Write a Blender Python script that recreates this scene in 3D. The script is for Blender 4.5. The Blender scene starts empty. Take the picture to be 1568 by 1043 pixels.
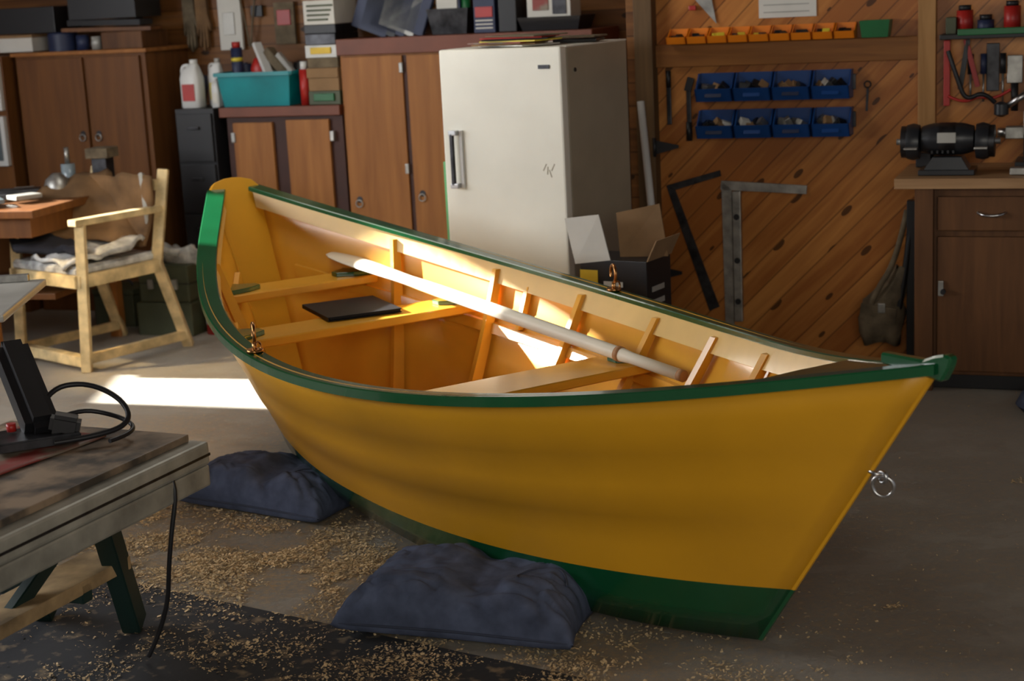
import bpy, bmesh, math, random
from mathutils import Vector, Matrix, noise, Euler
random.seed(7)
COL=bpy.context.scene.collection
# ---------------------------------------------------------------- materials
MATS={}
def _new(name):
    m=bpy.data.materials.new(name); m.use_nodes=True
    nt=m.node_tree; b=nt.nodes['Principled BSDF']
    return m,nt,b
def mat(name,col,rough=.5,metal=0,var=.12,scale=6,bump=0,coat=0,spec=.5,col2=None,thr=None):
    if name in MATS: return MATS[name]
    m,nt,b=_new(name); N=nt.nodes; L=nt.links
    tc=N.new('ShaderNodeTexCoord'); no=N.new('ShaderNodeTexNoise'); no.inputs['Scale'].default_value=scale; no.inputs['Detail'].default_value=6
    L.new(tc.outputs['Object'],no.inputs['Vector'])
    cr=N.new('ShaderNodeValToRGB'); L.new(no.outputs['Fac'],cr.inputs['Fac'])
    c2=col2 or tuple(c*(1-var*2) for c in col)
    c1=col if col2 else tuple(min(1,c*(1+var)) for c in col)
    cr.color_ramp.elements[0].color=(*c2,1); cr.color_ramp.elements[1].color=(*c1,1)
    if thr: cr.color_ramp.elements[0].position=thr[0]; cr.color_ramp.elements[1].position=thr[1]
    else: cr.color_ramp.elements[0].position=.3; cr.color_ramp.elements[1].position=.7
    L.new(cr.outputs[0],b.inputs['Base Color'])
    b.inputs['Roughness'].default_value=rough; b.inputs['Metallic'].default_value=metal
    b.inputs['Coat Weight'].default_value=coat; b.inputs['Coat Roughness'].default_value=.12
    b.inputs['Specular IOR Level'].default_value=spec
    if bump:
        bp=N.new('ShaderNodeBump'); bp.inputs['Strength'].default_value=bump; bp.inputs['Distance'].default_value=.01
        L.new(no.outputs['Fac'],bp.inputs['Height']); L.new(bp.outputs[0],b.inputs['Normal'])
    MATS[name]=m; return m
def wood(name,c1,c2,rot=(0,0,0),bw=None,rough=.45,gw=.05,knots=False,grain=1.0,coat=0,bvar=.35):
    m,nt,b=_new(name); N=nt.nodes; L=nt.links
    def math_(op,a,bb=None):
        n=N.new('ShaderNodeMath'); n.operation=op
        for i,v in enumerate((a,bb)):
            if v is None: continue
            if isinstance(v,(int,float)): n.inputs[i].default_value=v
            else: L.new(v,n.inputs[i])
        return n.outputs[0]
    tc=N.new('ShaderNodeTexCoord'); mp=N.new('ShaderNodeMapping'); mp.inputs['Rotation'].default_value=rot
    L.new(tc.outputs['Object'],mp.inputs['Vector'])
    sep=N.new('ShaderNodeSeparateXYZ'); L.new(mp.outputs[0],sep.inputs[0])
    rnd=None
    if bw:
        q=math_('DIVIDE',sep.outputs['Z'],bw); fl=math_('FLOOR',q); fr=math_('FRACT',q)
        wn=N.new('ShaderNodeTexWhiteNoise'); wn.noise_dimensions='1D'; L.new(fl,wn.inputs['W']); rnd=wn.outputs['Value']
        off=math_('MULTIPLY',rnd,37.0)
        xs=math_('ADD',sep.outputs['X'],off)
    else: xs=sep.outputs['X']
    cb=N.new('ShaderNodeCombineXYZ'); L.new(math_('MULTIPLY',xs,2.2),cb.inputs[0]); L.new(math_('MULTIPLY',sep.outputs['Y'],26),cb.inputs[1]); L.new(math_('MULTIPLY',sep.outputs['Z'],26),cb.inputs[2])
    no=N.new('ShaderNodeTexNoise'); no.inputs['Scale'].default_value=grain; no.inputs['Detail'].default_value=5; no.inputs['Distortion'].default_value=.6
    L.new(cb.outputs[0],no.inputs['Vector'])
    fac=no.outputs['Fac']
    if rnd is not None:
        fac=math_('ADD',math_('MULTIPLY',fac,1-bvar*.5),math_('MULTIPLY',math_('SUBTRACT',rnd,.5),bvar))
    cr=N.new('ShaderNodeValToRGB'); L.new(fac,cr.inputs['Fac'])
    cr.color_ramp.elements[0].color=(*c2,1); cr.color_ramp.elements[1].color=(*c1,1)
    cr.color_ramp.elements[0].position=.28; cr.color_ramp.elements[1].position=.68
    out=cr.outputs[0]
    def mixc(fac,a,colB):
        mx=N.new('ShaderNodeMix'); mx.data_type='RGBA'; L.new(fac,mx.inputs[0]); L.new(a,mx.inputs[6]); mx.inputs[7].default_value=(*colB,1); return mx.outputs[2]
    if knots:
        cb2=N.new('ShaderNodeCombineXYZ'); L.new(math_('MULTIPLY',xs,5.0),cb2.inputs[0]); L.new(math_('MULTIPLY',sep.outputs['Z'],1/bw if bw else 8),cb2.inputs[1])
        vo=N.new('ShaderNodeTexVoronoi'); vo.voronoi_dimensions='2D'; vo.inputs['Scale'].default_value=1.0; L.new(cb2.outputs[0],vo.inputs['Vector'])
        sc=N.new('ShaderNodeSeparateColor'); L.new(vo.outputs['Color'],sc.inputs[0])
        on=math_('LESS_THAN',sc.outputs[0],.34)
        rad=math_('ADD',math_('MULTIPLY',sc.outputs[1],.12),.05)
        k=math_('MULTIPLY',math_('LESS_THAN',vo.outputs['Distance'],rad),on)
        out=mixc(math_('MULTIPLY',k,.85),out,tuple(c*.12 for c in c2))
    if bw:
        g=math_('MAXIMUM',math_('LESS_THAN',fr,gw),math_('GREATER_THAN',fr,1-gw*.3))
        out=mixc(math_('MULTIPLY',g,.6),out,tuple(c*.2 for c in c2))
        bp=N.new('ShaderNodeBump'); bp.inputs['Strength'].default_value=.5; bp.inputs['Distance'].default_value=.004
        L.new(math_('SUBTRACT',1.0,g),bp.inputs['Height']); L.new(bp.outputs[0],b.inputs['Normal'])
    L.new(out,b.inputs['Base Color']); b.inputs['Roughness'].default_value=rough
    b.inputs['Specular IOR Level'].default_value=.3
    b.inputs['Coat Weight'].default_value=coat; b.inputs['Coat Roughness'].default_value=.2
    return m
VZ=(0,math.radians(90),0)
M_yel=mat('boat_yellow_paint',(.70,.335,.012),.42,var=.05,scale=3,coat=.08)
M_yin=mat('boat_interior_yellow_paint',(.80,.39,.035),.32,var=.06,scale=4,coat=.3)
M_inw=mat('inwale_cream_yellow',(.84,.56,.20),.35,var=.06,scale=5,coat=.25)
M_grn=mat('boat_green_gloss_paint',(.004,.085,.028),.22,var=.1,scale=4,coat=.6)
M_brz=mat('bronze',(.50,.25,.09),.3,1,var=.2,scale=30)
M_chr=mat('galvanized_metal',(.6,.6,.6),.3,1)
M_oar=mat('oar_white_paint',(.84,.77,.62),.5,var=.05)
M_lea=mat('tan_leather',(.45,.22,.09),.6)
M_blk=mat('black_plastic',(.012,.012,.014),.45)
M_book=mat('black_vinyl',(.006,.007,.010),.55,spec=.25)
M_den=mat('denim_blue_fabric',(.09,.11,.175),.95,var=.22,scale=14,bump=.3,spec=.2)
M_dens=mat('denim_seam_thread',(.045,.055,.09),.95)
M_pine=wood('diagonal_pine_boards',(.60,.25,.060),(.36,.12,.024),rot=(0,math.radians(45),0),bw=.088,knots=True,rough=.34,coat=.2)
M_pineh=wood('horizontal_pine_boards',(.24,.10,.026),(.12,.045,.012),bw=.10,knots=True,rough=.5)
M_cab=wood('cabinet_plywood',(.38,.155,.040),(.26,.098,.024),rot=VZ,rough=.5,grain=.7)
M_cab2=wood('wardrobe_wood',(.18,.070,.018),(.11,.040,.011),rot=VZ,rough=.5,grain=.7)
M_ben=wood('bench_wood',(.16,.066,.022),(.09,.036,.012),rot=VZ,rough=.5)
M_bent=wood('bench_top_wood',(.46,.27,.13),(.30,.16,.07),rough=.5)
M_post=wood('post_wood',(.15,.085,.035),(.09,.05,.02),rot=VZ,rough=.6)
M_post2=wood('light_stud_wood',(.50,.27,.10),(.36,.18,.06),rot=VZ,rough=.6)
M_rail=wood('rail_wood',(.32,.13,.032),(.20,.075,.018),rough=.5)
M_dkfr=mat('dark_red_frame',(.05,.014,.008),.6)
M_red=mat('red_brown_fascia',(.17,.045,.018),.5)
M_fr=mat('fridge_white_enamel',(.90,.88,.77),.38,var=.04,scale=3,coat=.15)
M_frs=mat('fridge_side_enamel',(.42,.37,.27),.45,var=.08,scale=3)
M_wht=mat('white_plastic',(.7,.7,.68),.4,var=.03)
M_ppr=mat('paper_white',(.70,.68,.62),.8,var=.04)
M_cream=mat('chair_cream_paint',(.74,.57,.30),.45,var=.24,scale=12)
M_crd=mat('cardboard',(.32,.19,.09),.85)
M_yprint=mat('yellow_print',(.75,.5,.03),.5)
M_teal=mat('turquoise_plastic',(.0,.24,.27),.4)
M_blue=mat('blue_bin_plastic',(.008,.06,.24),.35,var=.05)
M_orange=mat('orange_bin_plastic',(.80,.22,.008),.4,var=.05)
M_gbin=mat('green_bin_plastic',(.01,.14,.04),.4)
M_redp=mat('red_plastic',(.42,.02,.015),.4)
M_yelp=mat('yellow_plastic',(.75,.6,.05),.4)
M_steel=mat('brushed_steel',(.42,.41,.38),.4,.8,var=.2,scale=20)
M_dsteel=mat('dark_steel',(.06,.06,.065),.4,.8,var=.3,scale=20)
M_gun=mat('grinder_dark_enamel',(.02,.022,.026),.35)
M_can=mat('canvas_grey_tan',(.17,.13,.08),.9,var=.25,scale=14,bump=.5)
M_tarp=mat('brown_canvas',(.22,.12,.05),.85,var=.25,scale=6,bump=.4)
M_tbox=mat('olive_metal_box',(.08,.09,.05),.5,.3)
M_lgrn=mat('pale_green_plastic',(.15,.5,.2),.5)
M_grayal=mat('weathered_aluminium',(.42,.41,.35),.45,.2,var=.2,scale=10)
M_dgrn=mat('sawhorse_dark_green',(.012,.035,.03),.5)
M_paintb=mat('paint_stained_plywood',(.32,.23,.15),.5,col2=(.06,.05,.04),scale=9,thr=(.40,.60))
M_stain=mat('red_paint_stain',(.26,.04,.03),.5,col2=(.24,.19,.14),scale=10,thr=(.42,.55))
M_step=mat('dusty_step_wood',(.50,.34,.17),.8,var=.3,scale=10)
M_saw=mat('sawdust',(.70,.52,.29),.95,var=.25,scale=40)
M_navy=mat('navy_binder',(.02,.03,.08),.5)
M_cloth=mat('dark_cloth',(.02,.02,.03),.9,bump=.4)
M_bag=mat('clear_plastic_bag',(.6,.6,.58),.15,var=.3,scale=14,bump=.6)
M_glass=mat('picture_glass',(.18,.22,.24),.15,var=.4,scale=5)
M_ltgr=mat('light_grey_metal',(.45,.44,.40),.4,.2)
M_pane=mat('frosted_window_pane',(.85,.88,.9),.4)
def floor_mat():
    m,nt,b=_new('concrete_with_sawdust'); N=nt.nodes; L=nt.links
    tc=N.new('ShaderNodeTexCoord')
    def nz(s,d=6,r=.6):
        n=N.new('ShaderNodeTexNoise'); n.inputs['Scale'].default_value=s; n.inputs['Detail'].default_value=d; n.inputs['Roughness'].default_value=r
        L.new(tc.outputs['Object'],n.inputs['Vector']); return n.outputs['Fac']
    def ramp(f,a,bb,ca,cb):
        r=N.new('ShaderNodeValToRGB'); L.new(f,r.inputs[0]); e=r.color_ramp.elements
        e[0].position=a; e[1].position=bb; e[0].color=(*ca,1); e[1].color=(*cb,1); return r.outputs[0]
    base=ramp(nz(2.2,8),.3,.7,(.33,.305,.26),(.46,.43,.375))
    fine=nz(34,12,.85); big=nz(2.2,6,.7)
    mk=ramp(fine,.42,.58,(0,0,0),(1,1,1)); mb=ramp(big,.40,.55,(.10,.10,.10),(1,1,1))
    mu=N.new('ShaderNodeMath'); mu.operation='MULTIPLY'; L.new(mk,mu.inputs[0]); L.new(mb,mu.inputs[1])
    # workshop sawdust collects around the work area at (-0.7,4.5)
    geo=N.new('ShaderNodeVectorMath'); geo.operation='DISTANCE'; L.new(tc.outputs['Object'],geo.inputs[0]); geo.inputs[1].default_value=(-.8,4.5,0)
    mr=N.new('ShaderNodeMapRange'); L.new(geo.outputs['Value'],mr.inputs[0]); mr.inputs[1].default_value=.6; mr.inputs[2].default_value=2.4; mr.inputs[3].default_value=1.0; mr.inputs[4].default_value=.3
    mu2=N.new('ShaderNodeMath'); mu2.operation='MULTIPLY'; L.new(mu.outputs[0],mu2.inputs[0]); L.new(mr.outputs[0],mu2.inputs[1])
    mx=N.new('ShaderNodeMix'); mx.data_type='RGBA'; L.new(mu2.outputs[0],mx.inputs[0]); L.new(base,mx.inputs[6]); mx.inputs[7].default_value=(.68,.48,.26,1)
    L.new(mx.outputs[2],b.inputs['Base Color']); b.inputs['Roughness'].default_value=.6
    bp=N.new('ShaderNodeBump'); bp.inputs['Strength'].default_value=.8; bp.inputs['Distance'].default_value=.010
    L.new(mu2.outputs[0],bp.inputs['Height']); L.new(bp.outputs[0],b.inputs['Normal'])
    return m
M_floor=floor_mat()
M_mat=mat('dark_rubber_mat_dusty',(.28,.21,.13),.85,col2=(.025,.027,.032),scale=20,thr=(.56,.74),bump=.2)
# ---------------------------------------------------------------- mesh helpers
def grp(name,loc=(0,0,0),rz=0):
    o=bpy.data.objects.new(name,None); COL.objects.link(o); o.location=loc; o.rotation_euler=(0,0,rz); o.empty_display_size=.1; return o
def fin(me,name,par,m,smooth=False):
    o=bpy.data.objects.new(name,me); COL.objects.link(o)
    if par: o.parent=par
    if m:
        for x in (m if isinstance(m,(list,tuple)) else [m]): me.materials.append(x)
    if smooth:
        for p in me.polygons: p.use_smooth=True
    return o
def frombm(bm,name,par,m,smooth=False):
    bmesh.ops.recalc_face_normals(bm,faces=bm.faces)
    me=bpy.data.meshes.new(name); bm.to_mesh(me); bm.free(); return fin(me,name,par,m,smooth)
def box(par,name,c,s,m,rot=(0,0,0),bv=.003):
    bm=bmesh.new(); bmesh.ops.create_cube(bm,size=1)
    for v in bm.verts: v.co=Vector((v.co.x*s[0],v.co.y*s[1],v.co.z*s[2]))
    b=min(bv,min(s)*.3)
    if b>0: bmesh.ops.bevel(bm,geom=list(bm.edges),offset=b,segments=2,affect='EDGES',profile=.6)
    R=Euler(rot).to_matrix()
    for v in bm.verts: v.co=R@v.co+Vector(c)
    return frombm(bm,name,par,m)
def bx(par,name,x0,x1,y0,y1,z0,z1,m,bv=.003):
    return box(par,name,((x0+x1)/2,(y0+y1)/2,(z0+z1)/2),(abs(x1-x0),abs(y1-y0),abs(z1-z0)),m,bv=bv)
def beam(par,name,p0,p1,w,h,m,bv=.003,up=(0,0,1)):
    p0=Vector(p0);p1=Vector(p1);d=(p1-p0);l=d.length;d.normalize();u=Vector(up)
    if abs(d.dot(u))>.95: u=Vector((1,0,0))
    s=d.cross(u).normalized();u=s.cross(d).normalized()
    bm=bmesh.new(); bmesh.ops.create_cube(bm,size=1)
    for v in bm.verts: v.co=Vector((v.co.x*l,v.co.y*w,v.co.z*h))
    b=min(bv,min(w,h)*.3); bmesh.ops.bevel(bm,geom=list(bm.edges),offset=b,segments=2,affect='EDGES')
    for v in bm.verts: v.co=(p0+p1)/2+d*v.co.x+s*v.co.y+u*v.co.z
    return frombm(bm,name,par,m)
def cyl(par,name,p0,p1,r,m,r2=None,seg=24,bv=0):
    p0=Vector(p0);p1=Vector(p1);d=p1-p0;l=d.length
    bm=bmesh.new(); bmesh.ops.create_cone(bm,cap_ends=True,segments=seg,radius1=r,radius2=r if r2 is None else r2,depth=l)
    q=Vector((0,0,1)).rotation_difference(d.normalized()).to_matrix()
    for v in bm.verts: v.co=q@v.co+(p0+p1)/2
    o=frombm(bm,name,par,m)
    for p in o.data.polygons:
        if len(p.vertices)==4: p.use_smooth=True
    return o
def tube(par,name,pts,r,m,cyc=False,res=6):
    c=bpy.data.curves.new(name,'CURVE'); c.dimensions='3D'; c.bevel_depth=r; c.bevel_resolution=3; c.use_fill_caps=True
    s=c.splines.new('NURBS'); s.points.add(len(pts)-1)
    for i,p in enumerate(pts): s.points[i].co=(*p,1)
    s.order_u=3; s.use_endpoint_u=not cyc; s.use_cyclic_u=cyc; s.resolution_u=res
    o=bpy.data.objects.new(name,c); COL.objects.link(o); o.parent=par; c.materials.append(m); return o
def prism(par,name,poly,ext,m,bv=.002):
    bm=bmesh.new(); a=[bm.verts.new(p) for p in poly]; f=bm.faces.new(a)
    r=bmesh.ops.extrude_face_region(bm,geom=[f])
    for v in r['geom']:
        if isinstance(v,bmesh.types.BMVert): v.co+=Vector(ext)
    if bv: bmesh.ops.bevel(bm,geom=list(bm.edges),offset=bv,segments=1,affect='EDGES')
    return frombm(bm,name,par,m)
def lathe(par,name,prof,c,m,axis=(0,0,1),seg=28):
    bm=bmesh.new(); rows=[]
    q=Vector((0,0,1)).rotation_difference(Vector(axis).normalized()).to_matrix()
    for r,z in prof:
        rows.append([bm.verts.new(q@Vector((r*math.cos(2*math.pi*i/seg),r*math.sin(2*math.pi*i/seg),z))+Vector(c)) for i in range(seg)])
    for a,b in zip(rows[:-1],rows[1:]):
        for i in range(seg): bm.faces.new((a[i],a[(i+1)%seg],b[(i+1)%seg],b[i]))
    bm.faces.new(rows[0][::-1]); bm.faces.new(rows[-1])
    o=frombm(bm,name,par,m,True); o.data.set_sharp_from_angle(angle=math.radians(40)); return o
def sweep(par,name,secs,m,closed=True,caps=True,smooth=False):
    bm=bmesh.new(); R=[[bm.verts.new(p) for p in s] for s in secs]; n=len(secs[0])
    for a,b in zip(R[:-1],R[1:]):
        for i in range(n if closed else n-1):
            bm.faces.new((a[i],a[(i+1)%n],b[(i+1)%n],b[i]))
    if caps and closed: bm.faces.new(R[0][::-1]); bm.faces.new(R[-1])
    return frombm(bm,name,par,m,smooth)
def torus(par,name,c,R,r,m,axis=(0,0,1),a0=0,a1=360):
    q=Vector((0,0,1)).rotation_difference(Vector(axis).normalized()).to_matrix()
    full=abs(a1-a0)>=360; n=24
    pts=[q@Vector((R*math.cos(math.radians(a0+(a1-a0)*i/n)),R*math.sin(math.radians(a0+(a1-a0)*i/n)),0))+Vector(c) for i in range(n if full else n+1)]
    return tube(par,name,pts,r,m,cyc=full,res=3)
def sheet(par,nm,c0,c1,c2,c3,th,m,amp,seed):
    n=14; bm=bmesh.new(); c0,c1,c2,c3=map(Vector,(c0,c1,c2,c3)); R=[]
    for i in range(n+1):
        r=[]
        for j in range(n+1):
            u=i/n;v=j/n; p=c0*(1-u)*(1-v)+c1*u*(1-v)+c2*u*v+c3*(1-u)*v
            p=p+Vector((noise.noise(p*7+Vector((seed,0,0))),noise.noise(p*7+Vector((0,seed,0))),noise.noise(p*8+Vector((0,0,seed)))))*amp; r.append(bm.verts.new(p))
        R.append(r)
    for i in range(n):
        for j in range(n): bm.faces.new((R[i][j],R[i+1][j],R[i+1][j+1],R[i][j+1]))
    o=frombm(bm,nm,par,m,True); s=o.modifiers.new('s','SOLIDIFY'); s.thickness=th; return o
# ---------------------------------------------------------------- boat
L_=3.648
T5=[0,.25,.5,.75,1.]
def lag(vals,t):
    r=0
    for i in range(5):
        w=1
        for j in range(5):
            if i!=j: w*=(t-T5[j])/(T5[i]-T5[j])
        r+=vals[i]*w
    return r
fb=lambda t:lag([.112,.533,.673,.429,.02],t)
fh=lambda t:lag([.920,.714,.616,.663,.830],t)
fc=lambda t:lag([.06,.279,.331,.286,.0],t)
fk=lambda t:lag([.150,.081,.058,.046,.038],t)
SR,BR=.413,.576
def HP(t,f,sg=1,ins=0):
    b=max(fb(t)-.014,.004); c=max(fc(t),.004)
    x=(t*L_)*f+(SR+t*(L_-SR-BR))*(1-f)-L_/2
    y=c+(b-c)*f+.018*math.sin(math.pi*f)*math.sin(math.pi*min(1,t))
    return Vector((x,sg*max(y-ins,.0),fk(t)+(fh(t)-fk(t))*f))
boat=grp('dory_rowboat',(-.091,4.758,0),math.radians(-58.024))
NT=64; TS=[i/NT for i in range(NT+1)]
def fw(t): return .125+.085*min(1,t/.5)
FR=(.17,.295,.41,.525,.63,.735,.84)
def inward(t,f):
    e=.004; a=HP(max(0,t-e),f); b=HP(min(1,t+e),f); d=(b-a); d.z=0; d.normalize(); return Vector((d.y,-d.x,0))
def HI(t,f,off,sg):
    q=HP(t,f)+inward(t,f)*off; return Vector((q.x,sg*max(q.y,0),q.z))
for sg,nm in ((1,'starboard'),(-1,'port')):
    def rows(t):
        w=fw(t); return [(0,0),(w*.5,0),(w,0),(w+.001,0),(.34,0),(.465,.0),(.470,.0034),(.6,.001),(.735,.0),(.740,.0026),(.87,.0005),(1,0)]
    bm=bmesh.new(); G=[]
    for t in TS:
        G.append([bm.verts.new(HP(t,f,sg)+Vector((0,sg*off*min(1,(1-t)*8),0))) for f,off in rows(t)])
    for a,b in zip(G[:-1],G[1:]):
        for i in range(len(a)-1):
            f=bm.faces.new((a[i],b[i],b[i+1],a[i+1])); f.material_index=1 if i<2 else 0
    for f in bm.faces:
        f.normal_update()
        if f.normal.y*sg<0: f.normal_flip()
    me=bpy.data.meshes.new('hull_side_'+nm); bm.to_mesh(me); bm.free()
    o=fin(me,'hull_side_'+nm,boat,[M_yel,M_grn,M_yin,M_yin],False)
    for p in me.polygons: p.use_smooth=True
    sd=o.modifiers.new('thickness','SOLIDIFY'); sd.thickness=.009; sd.offset=-1; sd.material_offset=2; sd.material_offset_rim=0
    cap=[];inw=[];ris=[]
    for t in TS:
        e=.004; p=Vector((t*L_-L_/2,fb(t))); d=Vector(((min(1,t+e)-max(0,t-e))*L_, fb(min(1,t+e))-fb(max(0,t-e)))).normalized()
        nrm=Vector((d.y,-d.x)); h=fh(t)
        W=.072-.026*min(1,max(0,(t-.1)/.6))
        def P(off,z):
            q=p+nrm*off; return Vector((q.x,sg*max(q.y,0.0),z))
        dr=.028-.006*t
        cap.append([P(0,h-.001),P(.004,h+.002),P(W-.004,h+.002),P(W,h-.001),P(W,h-.014),P(.020,h-.014),P(.016,h-dr),P(.0,h-dr)])
        if t<.90:
            f1=1-.014/(h-fk(t)); f2=1-.078/(h-fk(t))
            inw.append([HI(t,f1,.013,sg),HI(t,f1,.033,sg),HI(t,f2,.036,sg),HI(t,f2,.016,sg)])
        if .03<t<.93: ris.append([HI(t,.655,.011,sg),HI(t,.655,.030,sg),HI(t,.60,.030,sg),HI(t,.60,.011,sg)])
    sweep(boat,'gunwale_'+nm,cap,M_grn); sweep(boat,'inwale_'+nm,inw,M_inw); sweep(boat,'thwart_riser_'+nm,ris,M_yin)
    for i,t in enumerate(FR):
        s=[]
        for k in range(9):
            f=.03+.92*k/8
            q=HP(t,f,sg,.019); dp=.03+.02*(1-f); yi=q.y-sg*dp
            s.append([q+Vector((-.012,0,0)),q+Vector((.012,0,0)),Vector((q.x+.012,yi,q.z)),Vector((q.x-.012,yi,q.z))])
        sweep(boat,'frame_%s_%d'%(nm,i+1),s,M_yin)
    # short spacer blocks between inwale and riser
    for i,t in enumerate((.335,.36)):
        s=[]
        for k in range(4):
            f=.66+.24*k/3; q=HP(t,f,sg,.014); s.append([q+Vector((-.011,0,0)),q+Vector((.011,0,0)),q+Vector((.011,-sg*.022,0)),q+Vector((-.011,-sg*.022,0))])
        if i==0: sweep(boat,'spacer_%s'%nm,s,M_yin)
bot=[]
for t in TS:
    a=HP(t,0,1);b=HP(t,0,-1); bot.append([a,b,b+Vector((0,.0,.015)),a+Vector((0,0,.015))])
sweep(boat,'bottom_planking',bot,M_grn)
bot=[]
for t in TS[1:-1]:
    a=HP(t,.03,1,.012);b=HP(t,.03,-1,.012); bot.append([a,b,b+Vector((0,0,.004)),a+Vector((0,0,.004))])
sweep(boat,'inner_floor',bot,M_yin)
for i,t in enumerate(FR):
    a=HP(t,.06,1,.018); bx(boat,'floor_timber_%d'%(i+1),a.x-.014,a.x+.014,-a.y,a.y,a.z-.01,a.z+.04,M_yin)
p0=Vector((SR-L_/2,0,fk(0))); p1=Vector((-L_/2,0,fh(0))); tv=(p1-p0)
prof=[(-.062,0),(.062,0),(.075,.3),(.09,.7),(.106,.985),(.10,1.005),(.078,1.035),(.035,1.05),(0,1.053),(-.035,1.05),(-.078,1.035),(-.10,1.005),(-.106,.985),(-.09,.7),(-.075,.3)]
prism(boat,'tombstone_transom',[p0+tv*v+Vector((.012,y,0)) for y,v in prof],(-.034,0,-.014),[M_yel])
def stemsec(f):
    q=HP(1,f,1); q.y=0
    return [q+Vector((.008,-.003,0)),q+Vector((.008,.003,0)),q+Vector((-.03,.0115,0)),q+Vector((-.03,-.0115,0))]
FW1=fw(1)
sweep(boat,'stem_post',[stemsec(FW1+(1-FW1)*k/6) for k in range(7)],M_yel)
sweep(boat,'stem_foot',[stemsec(FW1*k/3) for k in range(4)],M_grn)
q=HP(1,1,1)
prism(boat,'stem_head',[Vector((q.x-.16,-.013,q.z-.024)),Vector((q.x+.012,-.013,q.z-.036)),Vector((q.x+.032,-.013,q.z-.003)),Vector((q.x+.038,-.013,q.z+.020)),Vector((q.x+.018,-.013,q.z+.024)),Vector((q.x-.01,-.013,q.z+.016)),Vector((q.x-.04,-.013,q.z+.003)),Vector((q.x-.16,-.013,q.z+.0))],(0,.026,0),M_grn,bv=.005)
bh=[]
for i in range(9):
    t=.885+.11*i/8; w=max(fb(t)-.03,.004); bh.append([Vector((t*L_-L_/2,-w,fh(t)-.02)),Vector((t*L_-L_/2,w,fh(t)-.02)),Vector((t*L_-L_/2,w,fh(t)+.001)),Vector((t*L_-L_/2,0,fh(t)+.003)),Vector((t*L_-L_/2,-w,fh(t)+.001))])
sweep(boat,'breasthook',bh,M_grn)
def thwart(nm,t,wid):
    z=HP(t,.665).z; xs=HP(t,.665).x
    def hw(x):
        best=min(TS,key=lambda tt:abs(HP(tt,.665).x-x)); return HP(best,.665,1,.018).y
    pts=[Vector((xs-wid/2,hw(xs-wid/2),z)),Vector((xs+wid/2,hw(xs+wid/2),z)),Vector((xs+wid/2,-hw(xs+wid/2),z)),Vector((xs-wid/2,-hw(xs-wid/2),z))]
    prism(boat,'thwart_'+nm,pts,(0,0,.030),M_yin,bv=.004)
    for s in (1,-1):
        w=hw(xs)
        poly=[Vector((xs-wid*.42,s*hw(xs-wid*.42),z+.03)),Vector((xs-wid*.3,s*(w-.04),z+.03)),Vector((xs-wid*.12,s*(w-.095),z+.03)),Vector((xs+wid*.12,s*(w-.095),z+.03)),Vector((xs+wid*.3,s*(w-.04),z+.03)),Vector((xs+wid*.42,s*hw(xs+wid*.42),z+.03))]
        prism(boat,'thwart_knee_%s_%s'%(nm,'a' if s>0 else 'b'),poly,(0,0,.016),M_grn,bv=.002)
    return z+.03
zt1=thwart('aft',.115,.17); zt2=thwart('mid',.245,.19); zt3=thwart('fore',.52,.2)
for s in (1,-1):
    t=.443; p=Vector((t*L_-L_/2,s*(fb(t)-.030),fh(t)+.002)); nm='stb' if s>0 else 'port'
    cyl(boat,'oarlock_socket_'+nm,p,p+Vector((0,0,.010)),.024,M_brz)
    cyl(boat,'oarlock_pin_'+nm,p,p+Vector((0,0,.03)),.007,M_brz)
    torus(boat,'oarlock_horn_'+nm,p+Vector((0,0,.058)),.028,.0055,M_brz,axis=(0.35,1,0),a0=-230,a1=50)
    torus(boat,'oarlock_ring_'+nm,p+Vector((.02,0,.020)),.014,.003,M_brz,axis=(1,.3,0))
q=HP(1,.655,1); q.y=0
cyl(boat,'bow_eye_bolt',q+Vector((-.02,0,0)),q+Vector((.028,0,-.006)),.006,M_chr)
torus(boat,'bow_eye',q+Vector((.034,0,-.008)),.012,.0045,M_chr,axis=(0,1,0))
torus(boat,'bow_ring',q+Vector((.036,.0,-.028)),.024,.0045,M_chr,axis=(-.5,.9,.1))
# ---------------------------------------------------------------- oar
oar=grp('wooden_oar')
A=Vector((-.675,6.10,.675));B=Vector((.497,4.717,.466)); dv=(B-A).normalized(); side=dv.cross(Vector((0,0,1))).normalized(); upv=side.cross(dv)
prof=[(0,.004,.004),(.01,.03,.006),(.05,.048,.006),(.12,.056,.007),(.25,.055,.009),(.38,.046,.012),(.48,.034,.016),(.56,.026,.021),(.66,.023,.023),(1.2,.023,.023),(1.56,.022,.022),(1.60,.0185,.0185),(1.80,.0185,.0185)]
LO=(B-A).length; secs=[]
for d,w,h in prof:
    d=d*LO/1.80
    secs.append([A+dv*d+side*(w*math.cos(a))+upv*(h*math.sin(a)) for a in [2*math.pi*i/20 for i in range(20)]])
sweep(oar,'oar_shaft_and_blade',secs,M_oar,smooth=True)
cyl(oar,'oar_leather_collar',A+dv*(LO*.855),A+dv*(LO*.865),.0245,M_lea)
cyl(oar,'oar_handle_end',B,B+dv*.02,.0185,M_lea)
nb=grp('notebook',(-.565,5.64,zt2+.001),math.radians(24))
box(nb,'cover_bottom',(0,0,.003),(.27,.30,.003),M_book); box(nb,'pages',(0.002,0,.009),(.262,.292,.009),M_book); box(nb,'cover_top',(0,0,.015),(.27,.30,.003),M_book); box(nb,'spine',(-.134,0,.009),(.004,.30,.014),M_book)
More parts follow.
